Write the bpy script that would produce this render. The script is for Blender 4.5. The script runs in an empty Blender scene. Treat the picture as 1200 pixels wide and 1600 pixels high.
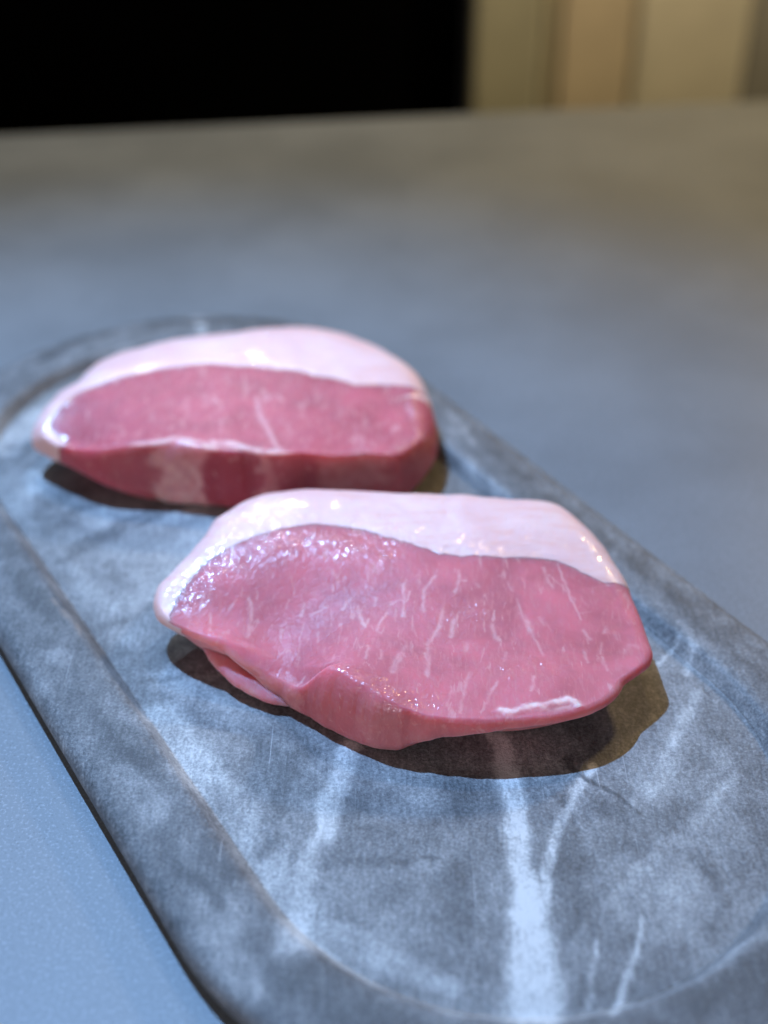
import bpy, math, random
import numpy as np
from math import radians as R, sin, cos, pi

# ------------------------------------------------------------------ camera, world, lamps, exposure
sc = bpy.context.scene
COL = sc.collection
MM = 0.001
WELL = 5.2                                   # height of the board's well above the counter, mm

cam_d = bpy.data.cameras.new('camera')
cam = bpy.data.objects.new('camera', cam_d); COL.objects.link(cam)
cam_d.sensor_fit = 'VERTICAL'; cam_d.sensor_height = 36.0; cam_d.sensor_width = 27.0
cam_d.lens = 45.0
cam.location = (0, 0, 0.2332); cam.rotation_euler = (R(90 - 36), 0, 0)
cam_d.clip_start = 0.01; cam_d.clip_end = 50
cam_d.dof.use_dof = True; cam_d.dof.focus_distance = 0.304; cam_d.dof.aperture_fstop = 5.6
cam_d.dof.aperture_blades = 0
sc.camera = cam

w = bpy.data.worlds.new('World'); sc.world = w; w.use_nodes = True
w.node_tree.nodes['Background'].inputs[0].default_value = (0.75, 0.68, 0.62, 1)
w.node_tree.nodes['Background'].inputs[1].default_value = 0.11

def lamp(name, kind, loc, target, power, colour, radius, size=None, blend=0.6):
    d = bpy.data.lights.new(name, kind); o = bpy.data.objects.new(name, d); COL.objects.link(o)
    d.energy = power; d.color = colour; d.shadow_soft_size = radius
    if kind == 'SPOT': d.spot_size = R(size); d.spot_blend = blend
    o.location = loc
    v = (target[0]-loc[0], target[1]-loc[1], target[2]-loc[2])
    h = math.hypot(v[0], v[1])
    o.rotation_euler = (math.atan2(h, -v[2]), 0, math.atan2(v[1], v[0]) - pi/2)
    return o

def polar(az, el, d, t):
    return (t[0]+d*cos(R(el))*cos(R(az)), t[1]+d*cos(R(el))*sin(R(az)), t[2]+d*sin(R(el)))
T0 = (0.0, 0.25, 0.02)
KEY = lamp('key_lamp', 'SPOT', polar(130, 63, 0.95, T0), (-0.07, 0.16, 0.0), 66, (0.29, 0.55, 1.0), 0.008, 56, 1.0)
WARM = lamp('warm_lamp', 'POINT', polar(50, 31, 0.85, T0), T0, 8.2, (1.0, 0.69, 0.30), 0.03)
WARM2 = lamp('warm_lamp', 'POINT', polar(79, 56, 0.9, T0), T0, 3.2, (1.0, 0.66, 0.30), 0.012)
GLINT = lamp('added_glint_lamp', 'SPOT', polar(103, 33, 0.85, T0), (-0.025, 0.245, 0.02), 5.5, (0.72, 0.86, 1.0), 0.008, 15, 0.9)  # added narrow spot, only for wet glints on the front steak
FILL = lamp('front_fill', 'POINT', polar(238, 13, 1.0, T0), T0, 11, (1.0, 0.94, 1.0), 0.16)  # added soft fill for the front-facing sides, no window there
PANEL_FILL = lamp('added_back_fill', 'SPOT', (0.62, 0.72, 0.75), (0.24, 1.22, -0.25), 26, (1.0, 0.88, 0.66), 0.05, 44, 0.8)  # added lamp that brightens the background panels
COUNTER_FILL = lamp('added_back_fill', 'SPOT', (-0.25, 1.05, 1.1), (-0.14, 0.72, 0.0), 22, (1.0, 1.0, 0.92), 0.06, 50, 1.0)  # added lamp that lifts the dim far counter

sc.view_settings.view_transform = 'Standard'; sc.view_settings.look = 'None'
sc.view_settings.exposure = 0; sc.view_settings.gamma = 1
sc.view_settings.use_curve_mapping = False
sc.render.engine = 'CYCLES'

# traced outlines, marbling, veins and a painted lit well edge, world millimetres
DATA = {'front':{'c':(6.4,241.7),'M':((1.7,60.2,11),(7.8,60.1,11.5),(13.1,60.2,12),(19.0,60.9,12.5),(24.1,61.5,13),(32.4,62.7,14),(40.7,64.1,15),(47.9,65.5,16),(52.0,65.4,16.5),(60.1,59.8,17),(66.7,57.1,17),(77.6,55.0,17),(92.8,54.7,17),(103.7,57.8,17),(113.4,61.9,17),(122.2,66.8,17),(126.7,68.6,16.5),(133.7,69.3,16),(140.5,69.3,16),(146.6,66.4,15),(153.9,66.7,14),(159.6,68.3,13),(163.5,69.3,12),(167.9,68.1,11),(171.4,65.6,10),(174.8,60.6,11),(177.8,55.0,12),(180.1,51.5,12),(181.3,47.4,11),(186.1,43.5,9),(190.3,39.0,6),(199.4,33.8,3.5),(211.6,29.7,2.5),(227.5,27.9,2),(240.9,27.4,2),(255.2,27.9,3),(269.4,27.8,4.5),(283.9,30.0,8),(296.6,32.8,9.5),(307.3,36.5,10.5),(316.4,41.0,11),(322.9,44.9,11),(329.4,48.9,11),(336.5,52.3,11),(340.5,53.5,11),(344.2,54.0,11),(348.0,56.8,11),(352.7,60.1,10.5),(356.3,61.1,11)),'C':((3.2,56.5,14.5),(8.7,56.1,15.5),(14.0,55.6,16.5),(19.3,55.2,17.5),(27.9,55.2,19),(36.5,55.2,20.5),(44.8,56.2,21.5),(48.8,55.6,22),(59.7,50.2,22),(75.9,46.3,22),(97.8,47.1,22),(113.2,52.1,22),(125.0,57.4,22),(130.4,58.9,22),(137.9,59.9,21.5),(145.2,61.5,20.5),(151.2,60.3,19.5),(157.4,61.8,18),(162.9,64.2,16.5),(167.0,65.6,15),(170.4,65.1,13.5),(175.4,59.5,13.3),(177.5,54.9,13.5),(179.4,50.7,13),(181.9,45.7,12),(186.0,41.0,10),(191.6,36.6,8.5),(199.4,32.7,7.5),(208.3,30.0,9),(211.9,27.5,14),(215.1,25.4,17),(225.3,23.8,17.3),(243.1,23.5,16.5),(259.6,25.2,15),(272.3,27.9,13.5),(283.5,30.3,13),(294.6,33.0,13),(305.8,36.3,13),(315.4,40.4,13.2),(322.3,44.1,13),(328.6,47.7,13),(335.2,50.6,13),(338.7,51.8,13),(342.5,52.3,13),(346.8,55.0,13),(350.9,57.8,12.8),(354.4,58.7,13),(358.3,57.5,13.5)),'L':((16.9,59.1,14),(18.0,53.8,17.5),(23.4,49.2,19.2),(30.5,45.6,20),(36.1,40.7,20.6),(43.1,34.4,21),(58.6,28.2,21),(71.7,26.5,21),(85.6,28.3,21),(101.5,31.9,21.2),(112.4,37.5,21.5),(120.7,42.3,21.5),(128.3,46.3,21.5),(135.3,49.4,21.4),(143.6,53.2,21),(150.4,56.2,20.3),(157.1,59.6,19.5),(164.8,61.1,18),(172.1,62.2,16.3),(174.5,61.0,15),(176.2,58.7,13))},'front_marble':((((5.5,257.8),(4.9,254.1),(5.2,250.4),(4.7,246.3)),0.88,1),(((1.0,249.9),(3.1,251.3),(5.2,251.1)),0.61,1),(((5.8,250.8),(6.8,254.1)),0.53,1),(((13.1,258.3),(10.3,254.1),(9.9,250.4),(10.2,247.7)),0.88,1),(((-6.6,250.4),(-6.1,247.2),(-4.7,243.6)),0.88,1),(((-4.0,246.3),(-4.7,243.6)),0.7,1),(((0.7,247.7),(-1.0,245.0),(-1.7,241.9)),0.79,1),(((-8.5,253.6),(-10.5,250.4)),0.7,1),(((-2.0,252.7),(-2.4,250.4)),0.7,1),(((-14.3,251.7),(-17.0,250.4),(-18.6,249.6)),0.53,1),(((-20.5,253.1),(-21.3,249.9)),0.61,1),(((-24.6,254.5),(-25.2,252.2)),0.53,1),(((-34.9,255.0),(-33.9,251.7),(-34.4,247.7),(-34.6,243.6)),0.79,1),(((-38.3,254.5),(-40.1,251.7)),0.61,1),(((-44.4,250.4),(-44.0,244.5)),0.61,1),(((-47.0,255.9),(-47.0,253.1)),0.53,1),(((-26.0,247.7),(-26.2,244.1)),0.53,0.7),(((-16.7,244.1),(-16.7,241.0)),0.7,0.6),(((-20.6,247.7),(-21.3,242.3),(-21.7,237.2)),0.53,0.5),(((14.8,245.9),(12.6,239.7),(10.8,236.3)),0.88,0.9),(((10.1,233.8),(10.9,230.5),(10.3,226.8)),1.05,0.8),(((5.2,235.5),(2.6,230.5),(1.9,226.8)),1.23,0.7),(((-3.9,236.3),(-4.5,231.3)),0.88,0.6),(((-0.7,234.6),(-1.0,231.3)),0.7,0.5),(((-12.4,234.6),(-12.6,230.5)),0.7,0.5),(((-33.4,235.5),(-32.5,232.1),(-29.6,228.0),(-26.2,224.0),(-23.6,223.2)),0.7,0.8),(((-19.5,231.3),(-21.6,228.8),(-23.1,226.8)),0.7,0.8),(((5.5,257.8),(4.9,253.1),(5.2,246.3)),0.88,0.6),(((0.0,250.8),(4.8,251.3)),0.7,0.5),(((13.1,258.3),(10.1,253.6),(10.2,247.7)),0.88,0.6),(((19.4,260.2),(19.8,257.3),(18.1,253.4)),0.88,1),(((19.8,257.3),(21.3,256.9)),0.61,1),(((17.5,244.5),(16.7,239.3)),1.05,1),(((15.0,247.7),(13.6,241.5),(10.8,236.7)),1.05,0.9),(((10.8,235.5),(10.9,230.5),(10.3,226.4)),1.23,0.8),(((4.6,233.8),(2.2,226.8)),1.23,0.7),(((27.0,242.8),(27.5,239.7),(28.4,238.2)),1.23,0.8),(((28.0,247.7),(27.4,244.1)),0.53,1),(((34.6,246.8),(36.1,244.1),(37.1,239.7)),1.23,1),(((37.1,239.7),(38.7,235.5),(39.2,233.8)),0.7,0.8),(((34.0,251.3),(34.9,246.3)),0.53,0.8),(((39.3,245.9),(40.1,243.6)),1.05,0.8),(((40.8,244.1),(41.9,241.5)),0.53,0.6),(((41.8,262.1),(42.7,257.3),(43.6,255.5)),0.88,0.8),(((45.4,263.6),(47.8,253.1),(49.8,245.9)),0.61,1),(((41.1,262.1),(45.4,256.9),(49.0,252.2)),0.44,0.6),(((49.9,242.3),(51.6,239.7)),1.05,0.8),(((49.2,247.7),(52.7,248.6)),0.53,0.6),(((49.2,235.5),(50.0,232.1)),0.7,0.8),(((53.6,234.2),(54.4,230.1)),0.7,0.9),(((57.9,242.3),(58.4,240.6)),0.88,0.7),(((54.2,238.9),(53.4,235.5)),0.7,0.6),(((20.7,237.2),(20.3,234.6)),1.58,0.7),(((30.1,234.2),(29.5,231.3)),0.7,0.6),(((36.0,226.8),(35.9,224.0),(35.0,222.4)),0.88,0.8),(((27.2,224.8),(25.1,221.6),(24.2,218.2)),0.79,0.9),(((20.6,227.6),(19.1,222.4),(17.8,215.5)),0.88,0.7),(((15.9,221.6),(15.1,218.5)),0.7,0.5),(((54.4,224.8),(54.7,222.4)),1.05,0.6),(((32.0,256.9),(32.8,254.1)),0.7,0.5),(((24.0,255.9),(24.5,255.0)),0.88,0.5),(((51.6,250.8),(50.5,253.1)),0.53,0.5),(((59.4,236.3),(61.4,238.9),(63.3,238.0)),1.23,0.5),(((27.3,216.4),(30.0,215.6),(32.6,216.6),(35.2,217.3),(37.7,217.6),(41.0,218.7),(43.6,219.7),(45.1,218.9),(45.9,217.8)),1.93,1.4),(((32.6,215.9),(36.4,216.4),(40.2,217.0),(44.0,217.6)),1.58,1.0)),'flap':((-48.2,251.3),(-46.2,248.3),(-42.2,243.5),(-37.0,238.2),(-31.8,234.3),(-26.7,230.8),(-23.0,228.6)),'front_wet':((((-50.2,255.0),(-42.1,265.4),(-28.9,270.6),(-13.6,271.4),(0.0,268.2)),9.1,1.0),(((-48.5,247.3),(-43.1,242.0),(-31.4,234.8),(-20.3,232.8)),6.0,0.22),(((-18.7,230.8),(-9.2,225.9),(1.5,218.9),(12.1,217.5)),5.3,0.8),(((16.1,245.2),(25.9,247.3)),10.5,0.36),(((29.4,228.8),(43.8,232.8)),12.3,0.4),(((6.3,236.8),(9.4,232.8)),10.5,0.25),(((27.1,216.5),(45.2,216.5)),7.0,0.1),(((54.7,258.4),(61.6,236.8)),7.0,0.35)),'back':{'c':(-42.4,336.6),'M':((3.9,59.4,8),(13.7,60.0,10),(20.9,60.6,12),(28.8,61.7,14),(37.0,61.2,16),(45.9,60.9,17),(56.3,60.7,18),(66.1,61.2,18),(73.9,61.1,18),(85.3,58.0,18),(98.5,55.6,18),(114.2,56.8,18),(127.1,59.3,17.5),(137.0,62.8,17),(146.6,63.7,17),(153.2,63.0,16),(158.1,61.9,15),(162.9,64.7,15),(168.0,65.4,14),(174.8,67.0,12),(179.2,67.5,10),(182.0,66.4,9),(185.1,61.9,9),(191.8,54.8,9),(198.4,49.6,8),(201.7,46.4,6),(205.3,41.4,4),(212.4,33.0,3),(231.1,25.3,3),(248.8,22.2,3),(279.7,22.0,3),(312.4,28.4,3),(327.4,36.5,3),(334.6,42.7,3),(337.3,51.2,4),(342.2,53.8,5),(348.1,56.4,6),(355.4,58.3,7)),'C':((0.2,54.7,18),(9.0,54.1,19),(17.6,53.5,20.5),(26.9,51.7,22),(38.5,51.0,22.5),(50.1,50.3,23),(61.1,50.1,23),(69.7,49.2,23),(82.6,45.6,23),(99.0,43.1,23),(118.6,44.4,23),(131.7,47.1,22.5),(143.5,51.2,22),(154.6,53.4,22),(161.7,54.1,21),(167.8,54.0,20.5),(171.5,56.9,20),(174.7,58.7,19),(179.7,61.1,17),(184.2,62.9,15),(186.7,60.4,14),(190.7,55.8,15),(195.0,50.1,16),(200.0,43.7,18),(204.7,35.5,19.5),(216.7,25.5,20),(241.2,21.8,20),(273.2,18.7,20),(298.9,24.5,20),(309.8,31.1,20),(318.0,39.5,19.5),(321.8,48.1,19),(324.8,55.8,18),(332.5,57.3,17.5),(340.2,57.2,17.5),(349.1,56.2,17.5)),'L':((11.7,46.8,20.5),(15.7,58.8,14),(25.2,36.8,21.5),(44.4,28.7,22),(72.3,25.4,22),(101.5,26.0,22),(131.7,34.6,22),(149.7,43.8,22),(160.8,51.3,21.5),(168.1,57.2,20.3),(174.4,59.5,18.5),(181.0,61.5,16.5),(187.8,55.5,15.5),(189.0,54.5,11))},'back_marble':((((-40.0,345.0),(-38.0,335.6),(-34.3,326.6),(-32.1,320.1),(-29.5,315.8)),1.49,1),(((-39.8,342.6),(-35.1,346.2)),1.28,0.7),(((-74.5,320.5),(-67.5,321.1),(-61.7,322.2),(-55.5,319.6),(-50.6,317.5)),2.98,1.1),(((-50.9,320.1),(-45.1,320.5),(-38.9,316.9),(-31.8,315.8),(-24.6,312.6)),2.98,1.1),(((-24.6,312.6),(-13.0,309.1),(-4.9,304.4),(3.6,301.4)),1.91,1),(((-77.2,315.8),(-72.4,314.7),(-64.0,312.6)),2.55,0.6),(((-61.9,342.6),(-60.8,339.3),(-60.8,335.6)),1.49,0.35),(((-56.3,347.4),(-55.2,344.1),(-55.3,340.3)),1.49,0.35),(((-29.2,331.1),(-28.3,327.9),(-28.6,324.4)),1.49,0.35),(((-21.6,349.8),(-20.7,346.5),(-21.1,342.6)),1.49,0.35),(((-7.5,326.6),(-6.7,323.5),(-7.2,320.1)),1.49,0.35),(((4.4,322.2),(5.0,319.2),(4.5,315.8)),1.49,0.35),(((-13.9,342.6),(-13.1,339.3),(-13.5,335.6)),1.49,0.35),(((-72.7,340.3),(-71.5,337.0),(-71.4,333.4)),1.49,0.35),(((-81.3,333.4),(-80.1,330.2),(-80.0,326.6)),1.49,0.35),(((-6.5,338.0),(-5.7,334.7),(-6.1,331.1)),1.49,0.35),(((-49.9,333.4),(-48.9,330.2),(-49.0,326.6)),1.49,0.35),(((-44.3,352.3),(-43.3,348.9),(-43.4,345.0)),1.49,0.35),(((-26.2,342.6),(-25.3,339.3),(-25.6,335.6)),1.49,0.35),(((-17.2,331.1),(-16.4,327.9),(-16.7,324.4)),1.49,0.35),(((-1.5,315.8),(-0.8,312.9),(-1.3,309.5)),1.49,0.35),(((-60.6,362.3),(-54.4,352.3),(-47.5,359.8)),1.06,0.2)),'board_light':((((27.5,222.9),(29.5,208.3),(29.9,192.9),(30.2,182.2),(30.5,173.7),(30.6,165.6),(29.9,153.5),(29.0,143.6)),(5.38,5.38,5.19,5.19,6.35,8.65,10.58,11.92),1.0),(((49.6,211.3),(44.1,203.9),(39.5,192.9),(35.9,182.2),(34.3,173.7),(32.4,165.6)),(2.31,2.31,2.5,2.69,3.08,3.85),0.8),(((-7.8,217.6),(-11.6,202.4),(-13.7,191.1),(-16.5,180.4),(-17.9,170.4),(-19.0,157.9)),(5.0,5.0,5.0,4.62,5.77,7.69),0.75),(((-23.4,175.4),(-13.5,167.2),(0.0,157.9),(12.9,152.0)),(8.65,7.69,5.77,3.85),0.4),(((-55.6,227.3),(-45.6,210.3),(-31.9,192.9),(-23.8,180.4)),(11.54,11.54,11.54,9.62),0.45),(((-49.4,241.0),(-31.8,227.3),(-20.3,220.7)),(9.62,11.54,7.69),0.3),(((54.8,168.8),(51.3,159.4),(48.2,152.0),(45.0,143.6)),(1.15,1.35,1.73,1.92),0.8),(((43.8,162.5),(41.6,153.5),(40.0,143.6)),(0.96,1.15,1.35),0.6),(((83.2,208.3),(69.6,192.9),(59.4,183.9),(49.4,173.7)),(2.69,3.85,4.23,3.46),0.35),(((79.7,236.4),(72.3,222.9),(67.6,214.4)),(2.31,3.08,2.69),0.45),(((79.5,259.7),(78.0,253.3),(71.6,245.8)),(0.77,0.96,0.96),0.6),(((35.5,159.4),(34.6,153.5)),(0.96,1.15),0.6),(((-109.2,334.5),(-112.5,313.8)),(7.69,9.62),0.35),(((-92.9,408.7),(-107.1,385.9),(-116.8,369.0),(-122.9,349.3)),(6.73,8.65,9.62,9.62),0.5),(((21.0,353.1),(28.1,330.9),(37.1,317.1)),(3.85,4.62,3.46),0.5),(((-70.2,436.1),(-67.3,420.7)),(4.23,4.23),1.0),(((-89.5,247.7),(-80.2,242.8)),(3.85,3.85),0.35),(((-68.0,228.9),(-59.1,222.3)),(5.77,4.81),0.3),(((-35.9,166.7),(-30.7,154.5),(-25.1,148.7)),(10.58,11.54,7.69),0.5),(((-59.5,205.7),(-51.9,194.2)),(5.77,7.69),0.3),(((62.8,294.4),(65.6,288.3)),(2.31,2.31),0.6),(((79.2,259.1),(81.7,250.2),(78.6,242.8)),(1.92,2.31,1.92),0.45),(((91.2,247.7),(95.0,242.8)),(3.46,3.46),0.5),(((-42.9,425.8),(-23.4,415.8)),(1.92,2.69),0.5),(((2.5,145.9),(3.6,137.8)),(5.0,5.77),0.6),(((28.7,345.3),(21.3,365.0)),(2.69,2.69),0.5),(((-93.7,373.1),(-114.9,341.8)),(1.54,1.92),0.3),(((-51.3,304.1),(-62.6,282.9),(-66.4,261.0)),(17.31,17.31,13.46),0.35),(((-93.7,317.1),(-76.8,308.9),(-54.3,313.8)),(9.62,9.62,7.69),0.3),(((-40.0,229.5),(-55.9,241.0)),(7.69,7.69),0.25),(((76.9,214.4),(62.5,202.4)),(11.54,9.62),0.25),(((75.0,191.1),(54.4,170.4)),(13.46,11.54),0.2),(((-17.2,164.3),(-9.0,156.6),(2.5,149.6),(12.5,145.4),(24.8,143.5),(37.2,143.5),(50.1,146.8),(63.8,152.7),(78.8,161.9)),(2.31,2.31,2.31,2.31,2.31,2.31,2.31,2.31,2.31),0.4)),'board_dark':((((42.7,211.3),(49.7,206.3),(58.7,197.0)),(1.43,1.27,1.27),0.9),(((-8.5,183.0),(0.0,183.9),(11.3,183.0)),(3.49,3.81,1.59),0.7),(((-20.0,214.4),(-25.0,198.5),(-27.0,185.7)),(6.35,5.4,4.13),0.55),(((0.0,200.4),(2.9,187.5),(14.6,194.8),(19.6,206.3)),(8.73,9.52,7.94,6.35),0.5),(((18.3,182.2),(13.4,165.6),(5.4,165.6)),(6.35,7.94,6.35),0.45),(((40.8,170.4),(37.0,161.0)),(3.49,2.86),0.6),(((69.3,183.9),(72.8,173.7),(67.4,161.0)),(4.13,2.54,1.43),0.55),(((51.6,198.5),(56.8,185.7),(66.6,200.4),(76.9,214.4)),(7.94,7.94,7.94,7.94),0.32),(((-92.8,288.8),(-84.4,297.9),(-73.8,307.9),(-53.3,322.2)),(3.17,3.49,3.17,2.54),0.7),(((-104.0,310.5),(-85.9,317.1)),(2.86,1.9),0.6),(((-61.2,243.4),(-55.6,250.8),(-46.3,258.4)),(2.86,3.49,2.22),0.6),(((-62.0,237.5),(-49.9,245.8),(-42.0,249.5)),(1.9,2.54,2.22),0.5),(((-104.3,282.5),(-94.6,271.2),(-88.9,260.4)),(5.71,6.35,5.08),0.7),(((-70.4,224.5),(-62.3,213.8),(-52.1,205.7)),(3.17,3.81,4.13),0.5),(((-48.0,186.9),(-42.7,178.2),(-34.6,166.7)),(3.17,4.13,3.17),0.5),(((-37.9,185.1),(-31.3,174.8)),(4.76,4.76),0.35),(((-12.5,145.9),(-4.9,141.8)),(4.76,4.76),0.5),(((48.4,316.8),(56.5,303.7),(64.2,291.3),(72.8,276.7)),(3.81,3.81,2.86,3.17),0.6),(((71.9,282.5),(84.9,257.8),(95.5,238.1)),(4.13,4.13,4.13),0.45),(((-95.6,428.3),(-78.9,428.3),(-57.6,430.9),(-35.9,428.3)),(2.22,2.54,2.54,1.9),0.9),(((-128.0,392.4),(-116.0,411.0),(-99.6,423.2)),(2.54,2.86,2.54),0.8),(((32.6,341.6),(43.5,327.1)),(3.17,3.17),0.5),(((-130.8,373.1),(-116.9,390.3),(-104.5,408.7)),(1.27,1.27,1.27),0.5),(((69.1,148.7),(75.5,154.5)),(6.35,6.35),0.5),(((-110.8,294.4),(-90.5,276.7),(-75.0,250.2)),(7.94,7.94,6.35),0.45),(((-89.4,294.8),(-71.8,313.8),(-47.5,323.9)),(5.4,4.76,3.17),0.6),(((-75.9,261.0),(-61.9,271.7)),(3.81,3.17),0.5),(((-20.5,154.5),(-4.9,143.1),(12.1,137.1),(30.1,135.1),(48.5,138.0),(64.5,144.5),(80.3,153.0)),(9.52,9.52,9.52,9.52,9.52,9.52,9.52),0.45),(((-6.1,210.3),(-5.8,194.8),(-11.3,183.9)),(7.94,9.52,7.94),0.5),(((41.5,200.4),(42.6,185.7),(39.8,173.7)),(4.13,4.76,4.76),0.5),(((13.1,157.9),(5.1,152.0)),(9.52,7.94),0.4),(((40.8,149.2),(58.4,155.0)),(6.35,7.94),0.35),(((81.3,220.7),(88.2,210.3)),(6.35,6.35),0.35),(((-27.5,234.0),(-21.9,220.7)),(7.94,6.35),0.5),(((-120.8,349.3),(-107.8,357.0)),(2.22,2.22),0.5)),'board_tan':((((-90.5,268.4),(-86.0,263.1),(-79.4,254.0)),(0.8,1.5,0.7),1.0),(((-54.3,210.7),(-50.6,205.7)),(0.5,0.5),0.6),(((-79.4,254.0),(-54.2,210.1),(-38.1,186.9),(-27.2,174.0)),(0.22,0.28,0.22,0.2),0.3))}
# ------------------------------------------------------------------ helpers
rs = np.random.RandomState(7)
_P = rs.rand(64, 64, 64).astype(np.float32)

def vnoise(x, y, z):
    """trilinear value noise, -1..1"""
    xi, yi, zi = np.floor(x).astype(int), np.floor(y).astype(int), np.floor(z).astype(int)
    fx, fy, fz = x-xi, y-yi, z-zi
    fx, fy, fz = (f*f*(3-2*f) for f in (fx, fy, fz))
    out = 0
    for a in (0, 1):
        for b in (0, 1):
            for c in (0, 1):
                wgt = (fx if a else 1-fx)*(fy if b else 1-fy)*(fz if c else 1-fz)
                out = out + wgt*_P[(xi+a) & 63, (yi+b) & 63, (zi+c) & 63]
    return out*2-1

def fbm(x, y, z, octv=3):
    o, a, s = 0, 1.0, 0
    for k in range(octv):
        o = o + a*vnoise(x*2**k+17*k, y*2**k+5*k, z*2**k+11*k); s += a; a *= 0.5
    return o/s

def sstep(a, b, x):
    t = np.clip((x-a)/(b-a), 0, 1); return t*t*(3-2*t)

def mesh_obj(name, V, faces, mat, parent=None, attrs=None, smooth=True):
    """V (n,3) in metres; faces: (m,4) or (m,3) arrays or list of them"""
    me = bpy.data.meshes.new(name)
    if not isinstance(faces, (list, tuple)): faces = [faces]
    faces = [np.asarray(f, dtype=np.int32) for f in faces if len(f)]
    loops = np.concatenate([f.ravel() for f in faces])
    sizes = np.concatenate([np.full(len(f), f.shape[1], dtype=np.int32) for f in faces])
    starts = np.concatenate([[0], np.cumsum(sizes)[:-1]]).astype(np.int32)
    me.vertices.add(len(V)); me.vertices.foreach_set('co', np.asarray(V, dtype=np.float32).ravel())
    me.loops.add(len(loops)); me.loops.foreach_set('vertex_index', loops.astype(np.int32))
    me.polygons.add(len(sizes)); me.polygons.foreach_set('loop_start', starts); me.polygons.foreach_set('loop_total', sizes)
    me.update(calc_edges=True); me.validate()
    if smooth: me.polygons.foreach_set('use_smooth', np.ones(len(me.polygons), dtype=bool))
    for k, v in (attrs or {}).items():
        a = me.attributes.new(k, 'FLOAT', 'POINT'); a.data.foreach_set('value', np.asarray(v, dtype=np.float32))
    me.materials.append(mat)
    o = bpy.data.objects.new(name, me); COL.objects.link(o)
    if parent: o.parent = parent
    return o

def grid_faces(nr, nt, closed=True, base=0):
    i = np.arange(nr-1)[:, None]; j = np.arange(nt if closed else nt-1)[None, :]
    j2 = (j+1) % nt
    return np.stack([base+i*nt+j, base+(i+1)*nt+j, base+(i+1)*nt+j2, base+i*nt+j2], -1).reshape(-1, 4)

def stroke_mask(x, y, strokes, soft=0.5, warp=0.0, wscale=4.0, z=None, profile='edge'):
    """max over painted strokes of strength * falloff; widths are full widths in mm"""
    if warp:
        zz = np.zeros_like(x)
        x, y = x+warp*fbm(x/wscale, y/wscale, zz+3.3, 3), y+warp*fbm(x/wscale, y/wscale, zz+9.1, 3)
    m = np.zeros_like(x)
    for pts, wd, s in strokes:
        ws = wd if isinstance(wd, (tuple, list)) else [wd]*len(pts)
        P = np.array(pts); pad = max(ws)*1.6+1
        near = (x > P[:, 0].min()-pad) & (x < P[:, 0].max()+pad) & (y > P[:, 1].min()-pad) & (y < P[:, 1].max()+pad)
        if not near.any(): continue
        X, Y = x[near], y[near]; best = np.zeros_like(X)
        for k in range(len(P)-1):
            a, b = P[k], P[k+1]; d = b-a; L2 = max(d@d, 1e-9)
            t = np.clip(((X-a[0])*d[0]+(Y-a[1])*d[1])/L2, 0, 1)
            q = np.hypot(X-a[0]-t*d[0], Y-a[1]-t*d[1])/((ws[k]*(1-t)+ws[k+1]*t)*0.5)
            v = np.exp(-q*q*0.8) if profile == 'gauss' else 1-sstep(1-soft, 1+soft, q)
            best = np.maximum(best, v)
        m[near] = np.maximum(m[near], best*s)
    return m

def thing(name, label, cat, loc=(0, 0, 0), group=None):
    o = bpy.data.objects.new(name, None); COL.objects.link(o)
    o.location = loc; o['label'] = label; o['category'] = cat
    o.empty_display_size = 0.02
    if group: o['group'] = group
    return o

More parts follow.
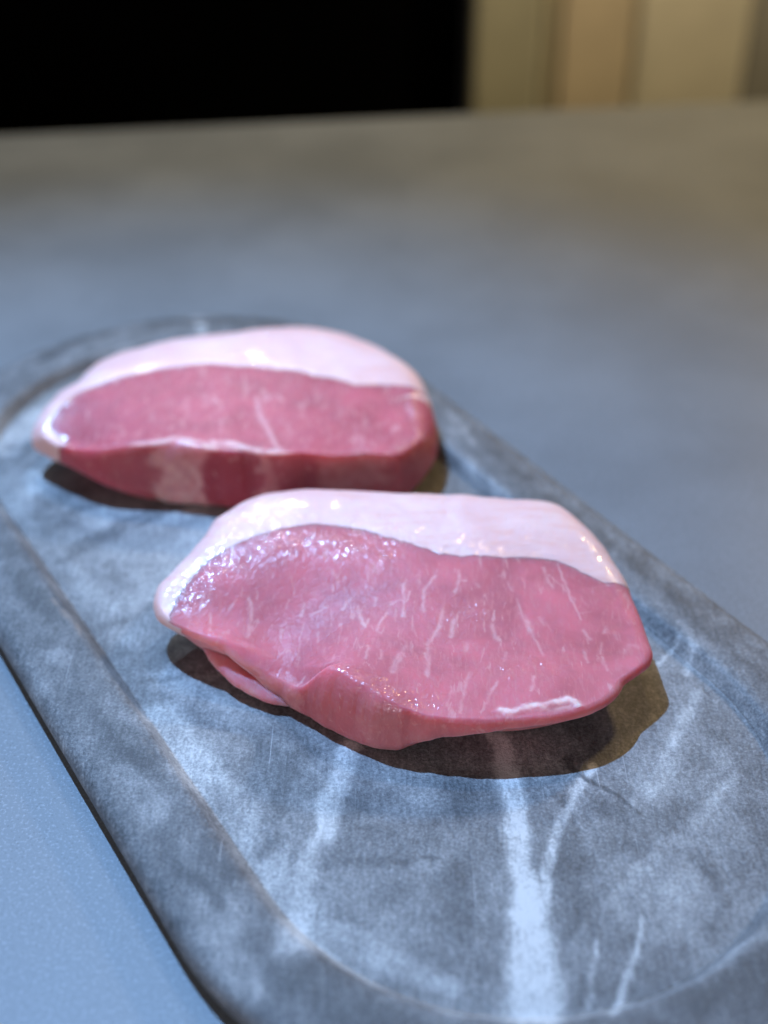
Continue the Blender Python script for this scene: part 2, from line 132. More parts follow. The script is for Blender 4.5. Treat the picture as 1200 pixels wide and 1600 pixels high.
# node helpers
def new_mat(name):
    m = bpy.data.materials.new(name); m.use_nodes = True
    nt = m.node_tree; nt.nodes.clear()
    out = nt.nodes.new('ShaderNodeOutputMaterial'); b = nt.nodes.new('ShaderNodeBsdfPrincipled')
    nt.links.new(b.outputs[0], out.inputs[0])
    return m, nt, b
class G:
    def __init__(s, nt): s.nt = nt
    def n(s, t, **kw):
        nd = s.nt.nodes.new(t)
        for k, v in kw.items(): setattr(nd, k, v)
        return nd
    def set(s, sock, v):
        if hasattr(v, 'is_linked') or isinstance(v, bpy.types.NodeSocket): s.nt.links.new(v, sock)
        else: sock.default_value = v
    def coord(s, scale=(1, 1, 1), rot=(0, 0, 0), loc=(0, 0, 0)):
        tc = s.n('ShaderNodeTexCoord'); mp = s.n('ShaderNodeMapping')
        mp.inputs['Scale'].default_value = scale; mp.inputs['Rotation'].default_value = rot; mp.inputs['Location'].default_value = loc
        s.nt.links.new(tc.outputs['Object'], mp.inputs[0]); return mp.outputs[0]
    def noise(s, vec, scale, detail=3, rough=0.55, dist=0.0):
        t = s.n('ShaderNodeTexNoise'); s.nt.links.new(vec, t.inputs['Vector'])
        t.inputs['Scale'].default_value = scale; t.inputs['Detail'].default_value = detail
        t.inputs['Roughness'].default_value = rough; t.inputs['Distortion'].default_value = dist
        return t.outputs[0]
    def vor(s, vec, scale, feature='F1', out=0):
        t = s.n('ShaderNodeTexVoronoi', feature=feature); s.nt.links.new(vec, t.inputs['Vector']); t.inputs['Scale'].default_value = scale
        return t.outputs[out]
    def attr(s, name):
        t = s.n('ShaderNodeAttribute'); t.attribute_name = name; return t.outputs['Fac']
    def rng(s, v, a, b, c=0, d=1, smooth=True):
        t = s.n('ShaderNodeMapRange'); t.interpolation_type = 'SMOOTHSTEP' if smooth else 'LINEAR'
        s.set(t.inputs['Value'], v)
        for k, q in zip(('From Min', 'From Max', 'To Min', 'To Max'), (a, b, c, d)): t.inputs[k].default_value = q
        return t.outputs[0]
    def math(s, op, a, b=0.5, clamp=False):
        t = s.n('ShaderNodeMath', operation=op); t.use_clamp = clamp; s.set(t.inputs[0], a); s.set(t.inputs[1], b); return t.outputs[0]
    def mix(s, f, a, b, mode='MIX'):
        t = s.n('ShaderNodeMix', data_type='RGBA', blend_type=mode)
        s.set(t.inputs['Factor'], f)
        for q, v in ((t.inputs['A'], a), (t.inputs['B'], b)):
            pass
        A = [i for i in t.inputs if i.name == 'A' and i.type == 'RGBA'][0]; B = [i for i in t.inputs if i.name == 'B' and i.type == 'RGBA'][0]
        s.set(A, a if not isinstance(a, tuple) else (*a, 1)); s.set(B, b if not isinstance(b, tuple) else (*b, 1))
        return [o for o in t.outputs if o.type == 'RGBA'][0]
    def bump(s, h, strength, dist, normal=None):
        t = s.n('ShaderNodeBump'); s.set(t.inputs['Height'], h); t.inputs['Strength'].default_value = strength; t.inputs['Distance'].default_value = dist
        if normal is not None: s.nt.links.new(normal, t.inputs['Normal'])
        return t.outputs[0]

# ------------------------------------------------------------------ materials
def m_counter():
    m, nt, b = new_mat('grey_laminate'); g = G(nt); c = g.coord()
    big = g.noise(c, 14, 3); sp = g.noise(c, 1300, 2, 0.7); sp2 = g.vor(c, 900)
    v = g.mix(g.rng(big, .3, .7), (0.142, 0.158, 0.172), (0.176, 0.195, 0.212))
    v = g.mix(g.math('MULTIPLY', g.rng(sp, .52, .68), .5), v, (0.35, 0.38, 0.41))
    v = g.mix(g.math('MULTIPLY', g.rng(sp2, .30, .12), .35), v, (0.07, 0.072, 0.075))
    g.set(b.inputs['Base Color'], v)
    g.set(b.inputs['Roughness'], g.rng(big, .2, .8, .42, .5)); b.inputs['Specular IOR Level'].default_value = 0.35
    g.set(b.inputs['Normal'], g.bump(sp, 0.25, 0.0003))
    return m

def m_board():
    m, nt, b = new_mat('marbled_slate'); g = G(nt); c = g.coord()
    lt, dk, tan = g.attr('vein_lit_edge'), g.attr('smudge'), g.attr('tan_mark')
    n1 = g.noise(c, 32, 5, .6, .6); n2 = g.noise(c, 110, 4, .62, .3)
    fine = g.noise(c, 1300, 4, .75); fine2 = g.noise(c, 1500, 3, .7)
    # stretched grain: short fibres as in embossed stone
    cs = g.coord(scale=(900, 190, 400), rot=(0, 0, R(38))); fib = g.noise(cs, 1, 3, .65, .4)
    t = g.math('ADD', g.math('MULTIPLY', g.rng(n1, .25, .75, -1, 1, False), .24), g.math('MULTIPLY', g.rng(n2, .25, .75, -1, 1, False), .10))
    t = g.math('ADD', t, .40)
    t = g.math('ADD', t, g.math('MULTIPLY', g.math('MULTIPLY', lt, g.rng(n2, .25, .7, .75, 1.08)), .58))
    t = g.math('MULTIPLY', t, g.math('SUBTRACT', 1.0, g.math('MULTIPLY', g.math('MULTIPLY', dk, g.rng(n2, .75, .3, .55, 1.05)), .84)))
    t = g.math('ADD', t, g.math('MULTIPLY', g.rng(fine, .36, .64, -1, 1, False), .17))
    t = g.math('ADD', t, g.math('MULTIPLY', g.rng(fib, .3, .72, -1, 1, False), .10))
    t = g.math('ADD', t, g.math('MULTIPLY', g.rng(fine2, .57, .70), .16), True)
    t = g.math('ADD', g.math('MULTIPLY', g.math('SUBTRACT', t, .42), 1.08), .42, True)
    r = g.n('ShaderNodeValToRGB'); e = r.color_ramp.elements
    e[0].position = 0.0; e[0].color = (0.050, 0.053, 0.056, 1); e[1].position = 1.0; e[1].color = (0.62, 0.615, 0.60, 1)
    for p, cc in ((.22, (0.105, 0.108, 0.112)), (.45, (0.20, 0.203, 0.206)), (.7, (0.35, 0.35, 0.345))):
        q = e.new(p); q.color = (*cc, 1)
    g.set(r.inputs[0], t)
    # knife scratches: long thin pale lines in a few directions
    col = r.outputs[0]
    for ang, sx, sy, th, k in ((62, 1500, 22, .715, 1), (118, 1500, 28, .73, 2), (25, 1800, 30, .73, 3)):
        cv = g.coord(scale=(sx, sy, 1), rot=(0, 0, R(ang)), loc=(k*3.1, k*1.7, 0)); sn = g.noise(cv, 1, 2, .5, .15)
        col = g.mix(g.math('MULTIPLY', g.rng(sn, th, th+.05), .45), col, (0.6, 0.6, 0.6))
    col = g.mix(g.math('MULTIPLY', tan, .6), col, (0.30, 0.235, 0.19))
    g.set(b.inputs['Base Color'], col)
    g.set(b.inputs['Roughness'], g.rng(fine, .3, .7, .36, .56)); b.inputs['Specular IOR Level'].default_value = 0.5
    h = g.math('ADD', g.math('MULTIPLY', fine, .9), g.math('MULTIPLY', fib, .25))
    g.set(b.inputs['Normal'], g.bump(h, .55, 0.0006))
    return m

def m_meat(name, tint=(0.63, 0.17, 0.205), deep=(0.46, 0.055, 0.08), seed=0.0):
    m, nt, b = new_mat(name); g = G(nt); c = g.coord(loc=(seed, seed*.7, 0))
    mar, pale, dark = g.attr('marble'), g.attr('pale'), g.attr('deep')
    n1 = g.noise(c, 55, 4, .6, .4); n2 = g.noise(c, 260, 3, .6)
    cs = g.coord(scale=(1100, 260, 600), rot=(0, 0, R(-8)), loc=(seed, 0, 0)); fib = g.noise(cs, 1, 3, .6, .5)
    col = g.mix(g.rng(n1, .28, .72), tuple(.80*t for t in tint), tuple(min(1, 1.14*t) for t in tint))
    col = g.mix(g.math('MULTIPLY', g.rng(n2, .45, .75), .28), col, (0.60, 0.19, 0.205))
    col = g.mix(g.math('MULTIPLY', g.rng(fib, .48, .66), .42), col, (0.66, 0.25, 0.26))
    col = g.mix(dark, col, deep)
    cv = g.coord(scale=(420, 130, 300), rot=(0, 0, R(12)), loc=(seed+4, 2, 0)); fl = g.noise(cv, 1, 3, .55, .8)
    col = g.mix(g.math('MULTIPLY', g.rng(fl, .59, .72), .45), col, (0.76, 0.42, 0.40))
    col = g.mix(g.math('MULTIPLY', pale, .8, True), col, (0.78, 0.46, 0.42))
    col = g.mix(g.math('MULTIPLY', mar, .95, True), col, (0.84, 0.55, 0.52))
    g.set(b.inputs['Base Color'], col)
    b.inputs['Subsurface Weight'].default_value = 0.95; b.inputs['Subsurface Radius'].default_value = (1.0, .4, .36); b.inputs['Subsurface Scale'].default_value = 0.008
    g.set(b.inputs['Roughness'], g.rng(n1, .3, .7, .46, .58)); b.inputs['Specular IOR Level'].default_value = 0.15
    wa = g.attr('wet'); wet = g.noise(c, 680, 0, .5, .8); wet2 = g.noise(c, 1150, 0, .5)
    h = g.math('ADD', g.math('MULTIPLY', wet, 1.0), g.math('MULTIPLY', wet2, .6)); hc = g.math('MULTIPLY', h, g.rng(wa, 0, .75, .3, 1.0)); h = g.math('ADD', h, g.math('MULTIPLY', fib, .35))
    g.set(b.inputs['Coat Weight'], g.rng(wa, .05, .85, .05, .9)); g.set(b.inputs['Coat Roughness'], g.rng(wa, 0, .8, .26, .08)); b.inputs['Coat IOR'].default_value = 1.55
    g.set(b.inputs['Normal'], g.bump(h, .3, 0.0003)); g.set(b.inputs['Coat Normal'], g.bump(hc, 1.0, 0.00042))
    return m

def m_fat(name, seed=0.0):
    m, nt, b = new_mat(name); g = G(nt); c = g.coord(loc=(seed, seed, 0))
    n1 = g.noise(c, 60, 4, .6, .5); n2 = g.noise(c, 300, 3, .6); rim = g.attr('rim'); blush = g.attr('blush')
    cs = g.coord(scale=(60, 420, 420), rot=(0, 0, R(-6)), loc=(seed, 3, 0)); st = g.noise(cs, 1, 3, .6, .6)
    col = g.mix(g.rng(n1, .3, .72), (0.80, 0.49, 0.475), (0.86, 0.59, 0.56))
    col = g.mix(g.math('MULTIPLY', g.rng(st, .48, .66), .6), col, (0.80, 0.44, 0.38))
    col = g.mix(g.math('MULTIPLY', blush, .55), col, (0.83, 0.45, 0.36))
    col = g.mix(g.math('MULTIPLY', rim, .6), col, (0.80, 0.46, 0.44))
    g.set(b.inputs['Base Color'], col)
    b.inputs['Subsurface Weight'].default_value = 0.4; b.inputs['Subsurface Radius'].default_value = (1.0, .55, .45); b.inputs['Subsurface Scale'].default_value = 0.002
    g.set(b.inputs['Roughness'], g.rng(n2, .3, .7, .36, .52)); b.inputs['Specular IOR Level'].default_value = 0.42
    wet = g.noise(c, 520, 0, .5, .6); hc = g.math('MULTIPLY', wet, g.rng(g.noise(c, 90, 2), .42, .62, .15, 1.0)); h = g.math('ADD', g.math('MULTIPLY', wet, 1.3), g.math('MULTIPLY', n2, 1.2)); h = g.math('ADD', h, g.math('MULTIPLY', st, .6))
    b.inputs['Coat Weight'].default_value = 0.35; b.inputs['Coat Roughness'].default_value = 0.08; b.inputs['Coat IOR'].default_value = 1.5
    g.set(b.inputs['Normal'], g.bump(h, .18, 0.0004)); g.set(b.inputs['Coat Normal'], g.bump(hc, 1.0, 0.0003))
    return m

def m_plain(name, col, rough=.6, var=.12, scale=9, spec=.3):
    m, nt, b = new_mat(name); g = G(nt); c = g.coord(); n = g.noise(c, scale, 3)
    g.set(b.inputs['Base Color'], g.mix(g.rng(n, .3, .7), tuple(q*(1-var) for q in col), tuple(min(1, q*(1+var)) for q in col)))
    b.inputs['Roughness'].default_value = rough; b.inputs['Specular IOR Level'].default_value = spec
    return m

# ------------------------------------------------------------------ setting: floor, counter, backdrop
def box_obj(name, x0, x1, y0, y1, z0, z1, mat, parent=None, bev=0.0, rotz=0.0, loc=None):
    import bmesh
    bm = bmesh.new(); bmesh.ops.create_cube(bm, size=1)
    cx, cy, cz = (x0+x1)/2, (y0+y1)/2, (z0+z1)/2
    o_ = loc or (0, 0, 0)
    for v in bm.verts: v.co = (cx+v.co.x*(x1-x0)-o_[0], cy+v.co.y*(y1-y0)-o_[1], cz+v.co.z*(z1-z0)-o_[2])
    if bev: bmesh.ops.bevel(bm, geom=bm.edges[:], offset=bev, segments=4, profile=.5, affect='EDGES')
    me = bpy.data.meshes.new(name); bm.to_mesh(me); bm.free(); me.materials.append(mat)
    o = bpy.data.objects.new(name, me); COL.objects.link(o)
    o.location = o_; o.rotation_euler.z = rotz
    if parent: o.parent = parent
    return o

MC = m_counter()
flo = box_obj('floor', -4, 4, -3, 5, -0.95, -0.90, m_plain('dark_floor', (0.012, 0.012, 0.012), .8)); flo['kind'] = 'structure'

# counter: slab whose far edge runs slightly askew
def counter():
    import bmesh
    bm = bmesh.new()
    xs = (-1.3, 1.3); yf = lambda x: 0.685+0.135*x
    top = [(xs[0], -0.5), (xs[1], -0.5), (xs[1], yf(xs[1])), (xs[0], yf(xs[0]))]
    vt = [bm.verts.new((x, y, 0)) for x, y in top]; vb = [bm.verts.new((x, y, -0.038)) for x, y in top]
    bm.faces.new(vt); bm.faces.new(vb[::-1])
    for i in range(4): bm.faces.new((vt[i], vb[i], vb[(i+1) % 4], vt[(i+1) % 4]))
    bmesh.ops.recalc_face_normals(bm, faces=bm.faces[:])
    bmesh.ops.bevel(bm, geom=[e for e in bm.edges if abs(e.verts[0].co.z-e.verts[1].co.z) < 1e-6 and e.verts[0].co.z > -.01], offset=0.004, segments=4, profile=.5, affect='EDGES')
    me = bpy.data.meshes.new('counter_top'); bm.to_mesh(me); bm.free(); me.materials.append(MC)
    t = thing('kitchen_counter', 'matt grey speckled counter under the marbled serving board', 'counter', (0, 0, 0))
    o = bpy.data.objects.new('counter_top', me); COL.objects.link(o); o.parent = t
    box_obj('base_cabinet', -1.2, 1.2, -0.45, 0.50, -0.899, -0.0385, m_plain('cabinet_grey', (0.03, 0.03, 0.032), .6), t)
counter()

# far background: near-black panel in place of the unlit void left, beige panels right (tall, standing on the floor, far out of focus)
YB = 1.22
def panel(name, label, x0, x1, y0, y1, mat, cat='panel', top=1.0):
    o = box_obj(name, x0, x1, y0, y1, -0.899, top, mat, None, 0.006, 0, ((x0+x1)/2, (y0+y1)/2, -0.899))
    o['label'] = label; o['category'] = cat
    return o
panel('wall_panel', 'black panel standing in for the unlit void behind the counter at the left', -1.6, 0.078, YB+.06, YB+.10, m_plain('black_void', (0.0012, 0.0012, 0.0014), .9, spec=0))
panel('wall_panel', 'narrow olive beige upright panel beside the black wall', 0.083, 0.148, YB, YB+.03, m_plain('olive_beige', (0.32, 0.305, 0.21), .8))
panel('wall_panel', 'dark brown upright strip between two beige panels', 0.1485, 0.1625, YB+.004, YB+.03, m_plain('brown_gap', (0.32, 0.285, 0.19), .8))
panel('wall_panel', 'tan wooden upright panel between brown strip and pale beige one', 0.163, 0.232, YB, YB+.03, m_plain('tan_wood', (0.44, 0.37, 0.25), .7))
panel('wall_panel', 'broad pale beige upright panel at the right of the tan one', 0.2335, 0.338, YB-.002, YB+.03, m_plain('pale_beige', (0.43, 0.40, 0.30), .8))
panel('wall_panel', 'dark grey upright panel at the far right edge', 0.342, 1.5, YB+.02, YB+.06, m_plain('dark_grey_panel', (0.16, 0.155, 0.13), .8))

# ------------------------------------------------------------------ serving board
AX = R(122.5); AV = np.array([cos(AX), sin(AX)]); BV = np.array([sin(AX), -cos(AX)])
BC = 136.0; A0, A1 = 160.0, 331.0                     # medial segment of the stadium, mm
MB = m_board()
def stadium(nstr, narc):
    """unit data: for every contour sample a base point on the medial segment and an outward direction"""
    base, dr = [], []
    for k in range(narc): q = -pi/2 - pi*k/narc; base.append((A0, 0)); dr.append((cos(q), sin(q)))      # near end
    for k in range(nstr): base.append((A0+(A1-A0)*k/nstr, 0)); dr.append((0, 1))
    for k in range(narc): q = pi/2 - pi*k/narc; base.append((A1, 0)); dr.append((cos(q), sin(q)))
    for k in range(nstr): base.append((A1-(A1-A0)*k/nstr, 0)); dr.append((0, -1))
    return np.array(base, float), np.array(dr, float)
def board():
    t = thing('serving_board', 'grey marbled oblong serving board with rounded end and recessed well, holding both steaks', 'serving board', (-0.009, 0.29, 0))
    org = np.array([-9.0, 290.0, 0.0])
    base, dr = stadium(210, 260); n = len(base)
    def build(name, prof):
        prof = np.array(prof); r, z = prof[:, 0], prof[:, 1]
        A = base[None, :, 0]+r[:, None]*dr[None, :, 0]; B = r[:, None]*dr[None, :, 1]+BC
        X = A*AV[0]+B*BV[0]; Y = A*AV[1]+B*BV[1]
        Z = np.repeat(z[:, None], n, 1)+WELL
        x, y = X.ravel(), Y.ravel(); zz = Z.ravel()
        jit = 0.10*fbm(x/9, y/9, zz/9, 3)+0.03*vnoise(x/1.3, y/1.3, zz)
        low = zz > 1.5
        zz = zz+np.where(low, jit, 0)
        lt = stroke_mask(x, y, DATA['board_light'], .6, 1.8, 8.0)  # veins, plus light catching the near well edge painted as a pale arc
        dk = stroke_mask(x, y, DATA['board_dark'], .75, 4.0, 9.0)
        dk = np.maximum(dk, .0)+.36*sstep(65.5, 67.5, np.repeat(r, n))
        tn = stroke_mask(x, y, DATA['board_tan'], .6, 1.6, 3.0)  # tan marks and a thin tan line along the left inner edge
        tn = tn*sstep(-.45, .35, fbm(x/2.5, y/2.5, zz*0+2, 2))
        V = np.stack([x, y, zz], 1)-org
        return mesh_obj(name, V*MM, grid_faces(len(prof), n)[:, ::-1], MB, t, {'vein_lit_edge': lt, 'smudge': dk, 'tan_mark': tn})
    rr = np.concatenate([[0.02], np.linspace(0.9, 60.6, 74)])
    build('recessed_floor', [(r, -0.4*(1-(r/61)**2)) for r in rr])
    prof = [(57.5, -.6), (59.0, -.22), (60.0, -.06), (60.5, -.012)]
    for k in range(1, 5): prof.append((60.6+.75*k, .01*k))
    for k in range(1, 9): q = k/9; prof.append((63.2+3.7*q, 3.5*(q*q*(3-2*q))**.9+.04))
    prof += [(67.1, 3.62), (67.9, 3.78)]
    prof += [(r, 3.82+.25*sin(pi*(r-68)/12)) for r in np.linspace(68.8, 79.8, 15)]
    for k in range(1, 11): q = pi/2*k/10; prof.append((80.2+5.3*sin(q), 3.8-3.2*(1-cos(q))))
    prof += [(85.6, 0.0), (85.2, -2.0), (84.3, -3.6), (83.2, -4.6), (82.4, -5.0), (80.5, -5.12), (70, -5.12), (60, -4.8)]
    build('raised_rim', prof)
    # underside plate closing the floor
    rr = [0.02, 20, 40, 61]
    build('underside', [(r, -4.8) for r in rr[::-1]])
board()

# ------------------------------------------------------------------ pork steaks
def per(tab, th, col):
    a = np.array(tab); x = a[:, 0]; v = a[:, col]
    x = np.concatenate([x-360, x, x+360]); v = np.concatenate([v, v, v])
    return np.interp(th, x, v)
def smooth(v, s):
    k = np.arange(-int(3*s), int(3*s)+1); g_ = np.exp(-k*k/(2*s*s)); g_ /= g_.sum()
    p = len(k)//2; vv = np.concatenate([v[-p:], v, v[:p]]); return np.convolve(vv, g_, 'valid')

def steak(key, label, mats, NT, KT, KW, z0, seed, sides, undercut, soft, marble, mw=(0.42, .95), wall_deep=0.12, wets=None):
    D = DATA[key]; c = np.array(D['c']); th = np.arange(NT)*360.0/NT; ct, st = np.cos(np.radians(th)), np.sin(np.radians(th))
    sm = NT/360.0*0.7
    rM, zM = smooth(per(D['M'], th, 1), sm), smooth(per(D['M'], th, 2), sm*3)
    rC, zC = smooth(per(D['C'], th, 1), sm), smooth(per(D['C'], th, 2), sm*3)
    rC = np.minimum(rC, rM-0.8)
    rnd = smooth(np.interp(th, [a for a, u in soft], [u for a, u in soft]), sm*4); rC = rC-rnd; zC = zC+rnd*.22
    # small irregular wobble of the cut edge
    wob = fbm(ct*9+seed, st*9, th*0, 3)*0.35; rM = rM+wob; rC = rC+wob*.8+fbm(ct*14, st*14+seed, th*0+4, 2)*.12
    und = np.interp(th, [a for a, u in undercut], [u for a, u in undercut]); rB = rM-np.clip(zM*und, 1.2, 13.0)
    Lt = sorted(D['L']); la = np.array([q[0] for q in Lt])
    # fat range (angles may wrap)
    gaps = np.diff(np.concatenate([la, [la[0]+360]])); gi = int(np.argmax(gaps))
    start = la[(gi+1) % len(la)]; span = 360-gaps[gi]
    rel = (th-start) % 360
    rL = np.interp(rel, np.sort((la-start) % 360), [q[1] for q in sorted(Lt, key=lambda q: (q[0]-start) % 360)])
    rLs = rL.copy(); inside = rel <= span
    wf = np.where(inside, sstep(0, 4, rel)*sstep(0, 4, span-rel), 0)
    rL = rL+np.where(inside, .55*fbm(ct*16+seed, st*16, th*0+2, 4), 0)
    rL = np.minimum(rL, rM-0.3)
    def zs(j, r):
        """outer skin height at polar radius r (arrays broadcast over angle index j)"""
        C_, M_, zc, zm = rC[j], rM[j], zC[j], zM[j]
        q = np.clip(r/C_, 0, 1); rq = np.minimum(r, C_)
        px, py = rq*ct[j], rq*st[j]; num = np.zeros_like(px); den = np.zeros_like(px)
        for i in range(0, NT, NT//96):
            w_ = ((px-cpx[i])**2+(py-cpy[i])**2+.5)**-1.6*cwt[i]; num += w_*zCs[i]; den += w_
        fld = num/den; k_ = sstep(.8, 1.0, q)
        top = (fld*(1-k_)+zc*k_)+(z0-22.0)*(1-q*q)
        s = np.clip((r-C_)/np.maximum(M_-C_, .1), 0, 1)
        return np.where(r <= C_, top, zm+(zc-zm)*np.sqrt(np.clip(1-s*s, 0, 1)))
    J = np.arange(NT)
    cpx, cpy, zCs = rC*ct, rC*st, smooth(zC, sm*6); cwt = np.hypot(np.roll(cpx, -1)-np.roll(cpx, 1), np.roll(cpy, -1)-np.roll(cpy, 1))
    org = np.array([c[0], c[1], WELL])
    def displace(x, y, z, ph, k=1.0, fibre=1.0):
        d = .70*fbm(x/19+seed, y/19, z/19, 2)+.14*fbm(x/6, y/6+seed, z/6, 2)+.035*fbm(x/1.9, y/1.9, z/1.9+seed, 2)
        d = d*k
        return d
    def finish(name, Rr, Zz, Ph, mat, parent, lean, cap=None):
        jj = np.repeat(J[None], Rr.shape[0], 0)
        x = Rr*ct[jj]+c[0]; y = Rr*st[jj]+c[1]; z = Zz
        d = displace(x, y, z, Ph)
        d = d*sstep(0, 2.5, z)
        X = (x+d*np.sin(Ph)*ct[jj]).ravel(); Y = (y+d*np.sin(Ph)*st[jj]).ravel(); Z = np.maximum((z+d*np.cos(Ph)), 0.05).ravel()
        return X, Y, Z
    root = thing('pork_steak', label, 'pork steak', (c[0]*MM, c[1]*MM, WELL*MM), 'raw pork loin steaks on the serving board')
    # ---- lean
    lc = rC*(1-wf)+np.minimum(rL+.3, rM-.8)*wf; lz = zs(J, lc)
    lm = rM*(1-wf)+np.minimum(rL+.5, rM-.3)*wf; lzm = zM*(1-wf)+(lz-.7)*wf
    lb = rB*(1-wf)+(np.minimum(rL-.8, rB))*wf
    rows_r, rows_z, rows_p = [], [], []
    for k in range(KT):
        q = (0.004+k/(KT-1)*0.996); r = lc*q
        rows_r.append(r); rows_z.append(zs(J, r)); rows_p.append(np.zeros(NT)+np.where(wf < .5, max(0, q-.9)*3, 0))
    for k in range(1, KW+1):
        p = pi/2*k/KW; rows_r.append(lc+(lm-lc)*sin(p)); rows_z.append(lzm+(lz-lzm)*cos(p)); rows_p.append(np.where(wf < .5, .3+(pi/2-.3)*k/KW, 0.2))
    for k in range(1, KW+1):
        p = pi/2*k/KW; cz = 1-sin(p); cr = cos(p)*(1-und/1.6)+cz*und/1.6; rows_r.append(lb+(lm-lb)*cr); rows_z.append(lzm*cz+0.1); rows_p.append(np.zeros(NT)+pi/2)
    for q in (.93, .6, .01): rows_r.append(lb*q); rows_z.append(np.zeros(NT)+.08); rows_p.append(np.zeros(NT)+pi)
    Rr, Zz, Ph = np.array(rows_r), np.array(rows_z), np.array(rows_p)
    X, Y, Z = finish('lean', Rr, Zz, Ph, None, None, True)
    nrow = len(Rr); rowi = np.repeat(np.arange(nrow), NT); tt = np.tile(th, nrow)
    mar = stroke_mask(X, Y, [(p, max(w_*mw[1], mw[0]), s*(.5 if s < 1.05 else .85)) for p, w_, s in marble], .95, .5, 1.4, profile='gauss')
    mar = mar*(.45+.55*sstep(-.6, .3, fbm(X/2.2+seed, Y/2.2, Z*0, 2)))
    mar = np.where(rowi < KT+3, mar, 0)
    # ragged raised fat ridge
    ridge = stroke_mask(X, Y, [(p, w_, 1) for p, w_, s in marble if s > 1.05], .8, .5, 1.5)
    Z = Z+np.where(rowi < KT+KW//2, ridge*0.38*(1+.5*fbm(X/1.2, Y/1.2, X*0, 2)), 0)
    edge = np.repeat(np.where(wf > .05, rL, 1e3)[None], nrow, 0).ravel()-Rr.ravel()
    pale = np.where(rowi < KT+4, 0.75*np.exp(-np.clip(edge+.25*fbm(X/1.5, Y/1.5, X*0, 2), 0, 99)/0.45), 0)
    deep = .30*np.where(rowi < KT, np.exp(-np.clip(edge-1.0, 0, 99)/5.0), 0)
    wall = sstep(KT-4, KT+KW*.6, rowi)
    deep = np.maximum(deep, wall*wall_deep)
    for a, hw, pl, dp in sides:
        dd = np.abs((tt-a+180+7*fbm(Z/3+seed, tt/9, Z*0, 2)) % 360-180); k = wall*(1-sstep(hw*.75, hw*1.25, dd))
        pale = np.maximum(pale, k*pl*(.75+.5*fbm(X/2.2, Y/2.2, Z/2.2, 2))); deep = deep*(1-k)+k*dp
    wet = stroke_mask(X, Y, wets, .9, 2.0, 7.0, profile='gauss')*(.55+.45*sstep(-.35, .25, fbm(X/4, Y/4, Z*0+seed, 2))) if wets else X*0+.02+.6*(rowi > KT-6)*(rowi < KT+3)
    V = np.stack([X, Y, Z+WELL], 1)-org
    ncent = len(V); V = np.vstack([V, [V[:NT].mean(0)], [V[-NT:].mean(0)]])
    j = np.arange(NT); j2 = (j+1) % NT
    cap1 = np.stack([np.full(NT, ncent), j, j2], 1); cap2 = np.stack([np.full(NT, ncent+1), (nrow-1)*NT+j2, (nrow-1)*NT+j], 1)
    ext = lambda a: np.concatenate([a, [a[0], a[-1]]])
    lean = mesh_obj('lean_meat', V*MM, [grid_faces(nrow, NT), cap1, cap2], mats[0], root, {'marble': ext(np.clip(mar, 0, 1.2)), 'pale': ext(np.clip(pale, 0, 1)), 'deep': ext(np.clip(deep, 0, 1)), 'wet': ext(wet)})
    # ---- fat cap: closed band over the fat angles
    idx = [i for i in np.argsort(rel) if inside[i]]; idx = np.array(idx); nF = len(idx)
    wF = wf[idx]; L_, C_, M_, B_ = rL[idx], rC[idx], rM[idx]+.22, rB[idx]+.22
    zm = zM[idx]
    def zf(r): return zs(idx, np.minimum(r, rM[idx]))
    L0 = np.where(wF > 0, L_, L_)
    s0 = np.clip((L0-C_)/np.maximum(M_-C_, .1), 0, 1); p0 = np.arcsin(np.clip(s0, 0, .999))
    K1, K2 = KT//3, KW
    rr_, zz_, pp_ = [], [], []
    lowk = sstep(4, 34, span-rel[idx]); zlow = np.maximum(zm-1.6, .1)*(1-lowk)
    rr_.append(L0-2.0); zz_.append(zlow+.6); pp_.append(np.zeros(nF)+pi/2)
    rr_.append(L0-2.0); zz_.append(np.maximum(zf(L0)-3.5, zlow+.7)); pp_.append(np.zeros(nF))
    rr_.append(L0-.8); zz_.append(zf(L0)-.12); pp_.append(np.zeros(nF))
    rr_.append(L0-.35); zz_.append(zf(L0)-.035); pp_.append(np.zeros(nF))
    top_end = np.maximum(C_, L0+.05)
    for k in range(1, K1+1):
        q = k/K1; r = L0+(top_end-L0)*q
        lift = .10*wF*np.clip((r-L0)/2.5, 0, 1)
        rr_.append(r); zz_.append(zf(r)+lift+.02); pp_.append(np.zeros(nF)+max(0, q-.8)*1.5)
    zc_top = zf(top_end)
    for k in range(1, K2+1):
        p = p0+(pi/2-p0)*k/K2; r = C_+(M_-C_)*np.sin(p)
        z = zm+(zC[idx]+.12*wF-zm)*np.cos(p)
        rr_.append(np.maximum(r, top_end)); zz_.append(z); pp_.append(np.zeros(nF)+.3+(pi/2-.3)*k/K2)
    for k in range(1, K2+1):
        p = pi/2*k/K2; cz = 1-sin(p); cr = cos(p)*(1-und[idx]/1.6)+cz*und[idx]/1.6; Bq = M_-(M_-B_)*(zm-zlow)/zm; rr_.append(Bq+(M_-Bq)*cr); zz_.append(zlow+(zm-zlow)*cz+.15); pp_.append(np.zeros(nF)+pi/2)
    Rf, Zf, Pf = np.array(rr_), np.array(zz_), np.array(pp_)
    jj = np.repeat(idx[None], len(Rf), 0)
    x = Rf*ct[jj]+c[0]; y = Rf*st[jj]+c[1]
    d = displace(x, y, Zf, Pf, 1.0, .8)*sstep(0, 2.5, Zf)
    # fat has soft lobes of its own, away from the lean boundary
    away = sstep(0, 3.5, Rf-L0[None])
    d = d+away*(.40*fbm(x/11+3, y/11, Zf/11+seed, 2)+.06*np.abs(fbm(x/3.1+seed, y/3.1, Zf/3.1, 2)))
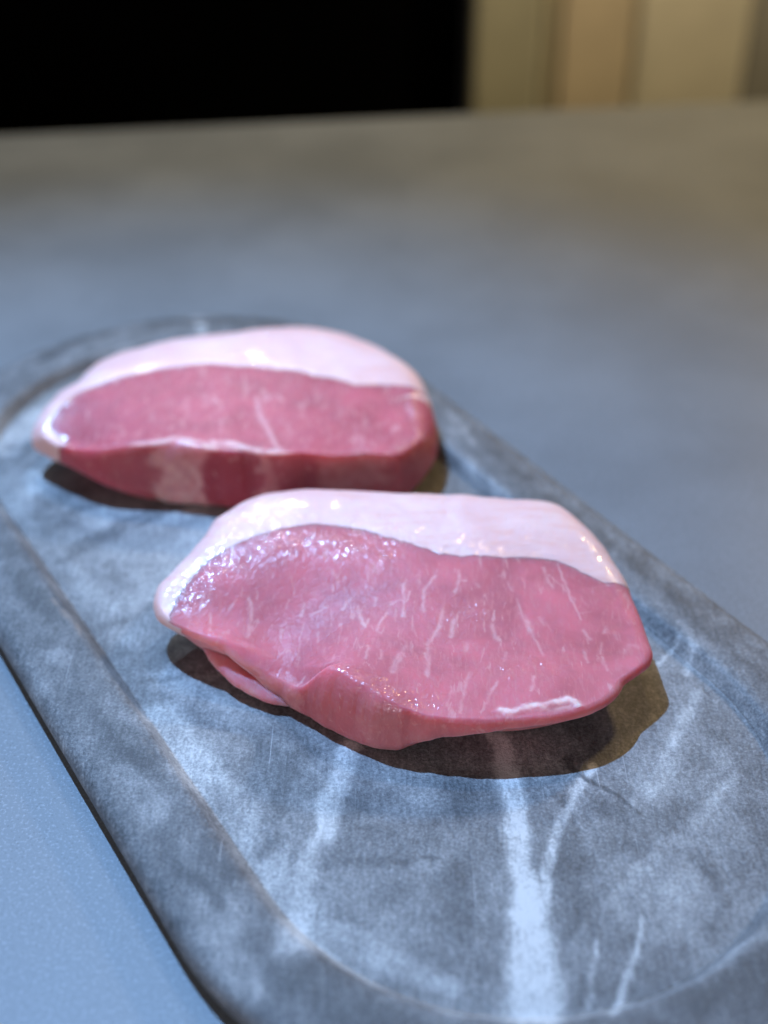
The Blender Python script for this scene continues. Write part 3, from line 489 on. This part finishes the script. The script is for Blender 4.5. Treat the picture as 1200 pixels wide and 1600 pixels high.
    X = (x+d*np.sin(Pf)*ct[jj]).ravel(); Y = (y+d*np.sin(Pf)*st[jj]).ravel(); Z = np.maximum(Zf+d*np.cos(Pf), .05).ravel()
    rim = np.exp(-np.clip(Rf-L0[None], 0, 99)/.7).ravel()*.8
    blush = (sstep(.55, 1.0, (Rf-L0[None])/np.maximum(M_-L0, 1)[None]).ravel())*sstep(-.5, .5, fbm(X/6, Y/6, Z/6, 2))
    ends = np.repeat((1-sstep(2, 9, np.minimum(rel[idx], span-rel[idx])))[None], len(Rf), 0).ravel()
    rim = np.maximum(rim, ends*.25)
    V = np.stack([X, Y, Z+WELL], 1)-org
    nr = len(Rf)
    F = grid_faces(nr, nF, False)
    i = np.arange(nF-1); inner = np.stack([(nr-1)*nF+i, i, i+1, (nr-1)*nF+i+1], 1)     # close the underside
    e0 = np.array([np.arange(nr)*nF]); e1 = np.array([(np.arange(nr)*nF+nF-1)[::-1]])
    fo = mesh_obj('fat_cap', V*MM, [F[:, ::-1], inner[:, ::-1], e0, e1], mats[1], root, {'rim': rim, 'blush': blush})
    import bmesh
    for o in (lean, fo):
        bm = bmesh.new(); bm.from_mesh(o.data); bmesh.ops.recalc_face_normals(bm, faces=bm.faces[:]); bm.to_mesh(o.data); bm.free()
    return root

MEAT1 = m_meat('raw_pork'); FAT1 = m_fat('pork_fat')
MEAT2 = m_meat('raw_pork_deeper', (0.52, 0.115, 0.145), (0.36, 0.042, 0.065), 2.0); FAT2 = m_fat('pork_fat_soft', 1.3)
front = steak('front', 'pale pink raw pork steak in sharp focus, finely marbled, nearest the camera', (MEAT1, FAT1), 1300, 250, 26, 22.5, 0.0,
      [(182, 10, .5, 0), (200, 8, .4, 0), (226, 16, .15, .2), (255, 12, .3, 0), (285, 22, .25, .05), (325, 20, .3, 0)], [(0, 1.5), (40, 1.2), (60, .6), (140, .6), (158, 1.6), (190, 1.5), (202, .6), (262, .6), (285, 1.55), (360, 1.5)], [(0, .9), (40, .9), (70, .8), (160, .5), (200, .8), (225, .8), (262, 1.2), (285, 1.2), (345, .9), (360, .9)], DATA['front_marble'], wets=DATA['front_wet'])
back = steak('back', 'deeper red raw pork steak behind, out of focus, with thick streaky cut front side', (MEAT2, FAT2), 640, 90, 18, 22.5, 5.0,
      [(208, 5, .1, .4), (228, 14, .95, 0), (262, 20, .05, .85), (291, 5, .55, .2), (305, 11, .15, .6), (326, 10, .7, .1), (345, 9, .3, .2)], [(0, 1.0), (60, .5), (150, .5), (166, 1.4), (205, 1.4), (217, .3), (330, .35), (350, .9), (360, 1.0)], [(0, 3), (60, 1.2), (150, .4), (205, .4), (218, .6), (320, .8), (345, 2.5), (360, 3)], DATA['back_marble'], wall_deep=0.4)

# loose flap of meat under the left end of the front steak
def flap():
    P = np.array(DATA['flap']); zc = np.array([8.0, 7.0, 5.6, 4.4, 3.4, 2.6, 2.2]); rad = np.array([.6, 1.6, 2.3, 2.6, 2.3, 1.5, .3])
    n = 110; s = np.linspace(0, len(P)-1, n); k = np.arange(len(P))
    px, py, pz, pr = np.interp(s, k, P[:, 0]), np.interp(s, k, P[:, 1]), np.interp(s, k, zc), np.interp(s, k, rad)
    for a in (px, py, pz, pr): a[2:-2] = np.convolve(a, np.ones(5)/5, 'valid')
    tx, ty = np.gradient(px), np.gradient(py); L = np.hypot(tx, ty); nx, ny = -ty/L, tx/L
    m = 40; ph = np.arange(m)*2*pi/m
    off = np.cos(ph)[None]*pr[:, None]*1.5; up = np.sin(ph)[None]*pr[:, None]*.85
    X = px[:, None]+nx[:, None]*(off+.5); Y = py[:, None]+ny[:, None]*(off+.5); Z = pz[:, None]+up
    d = .5*fbm(X/4, Y/4, Z/4, 3)+.15*fbm(X/1.5, Y/1.5, Z/1.5, 2)
    X = X+nx[:, None]*d*np.cos(ph); Y = Y+ny[:, None]*d*np.cos(ph); Z = np.maximum(Z+d*np.sin(ph), .1)
    c = DATA['front']['c']; V = np.stack([X.ravel()-c[0], Y.ravel()-c[1], Z.ravel()], 1)
    x, y = X.ravel(), Y.ravel()
    o = mesh_obj('meat_flap', V*MM, [grid_faces(n, m), [list(range(m))], [list(range((n-1)*m, n*m))[::-1]]], MEAT1, front,
                 {'marble': x*0, 'pale': .12+.45*fbm(x/5, y/5, x*0, 2), 'deep': np.zeros(len(x)), 'wet': np.zeros(len(x))+.15})
    o['label'] = 'pale membrane covered flap below the left end'
flap()
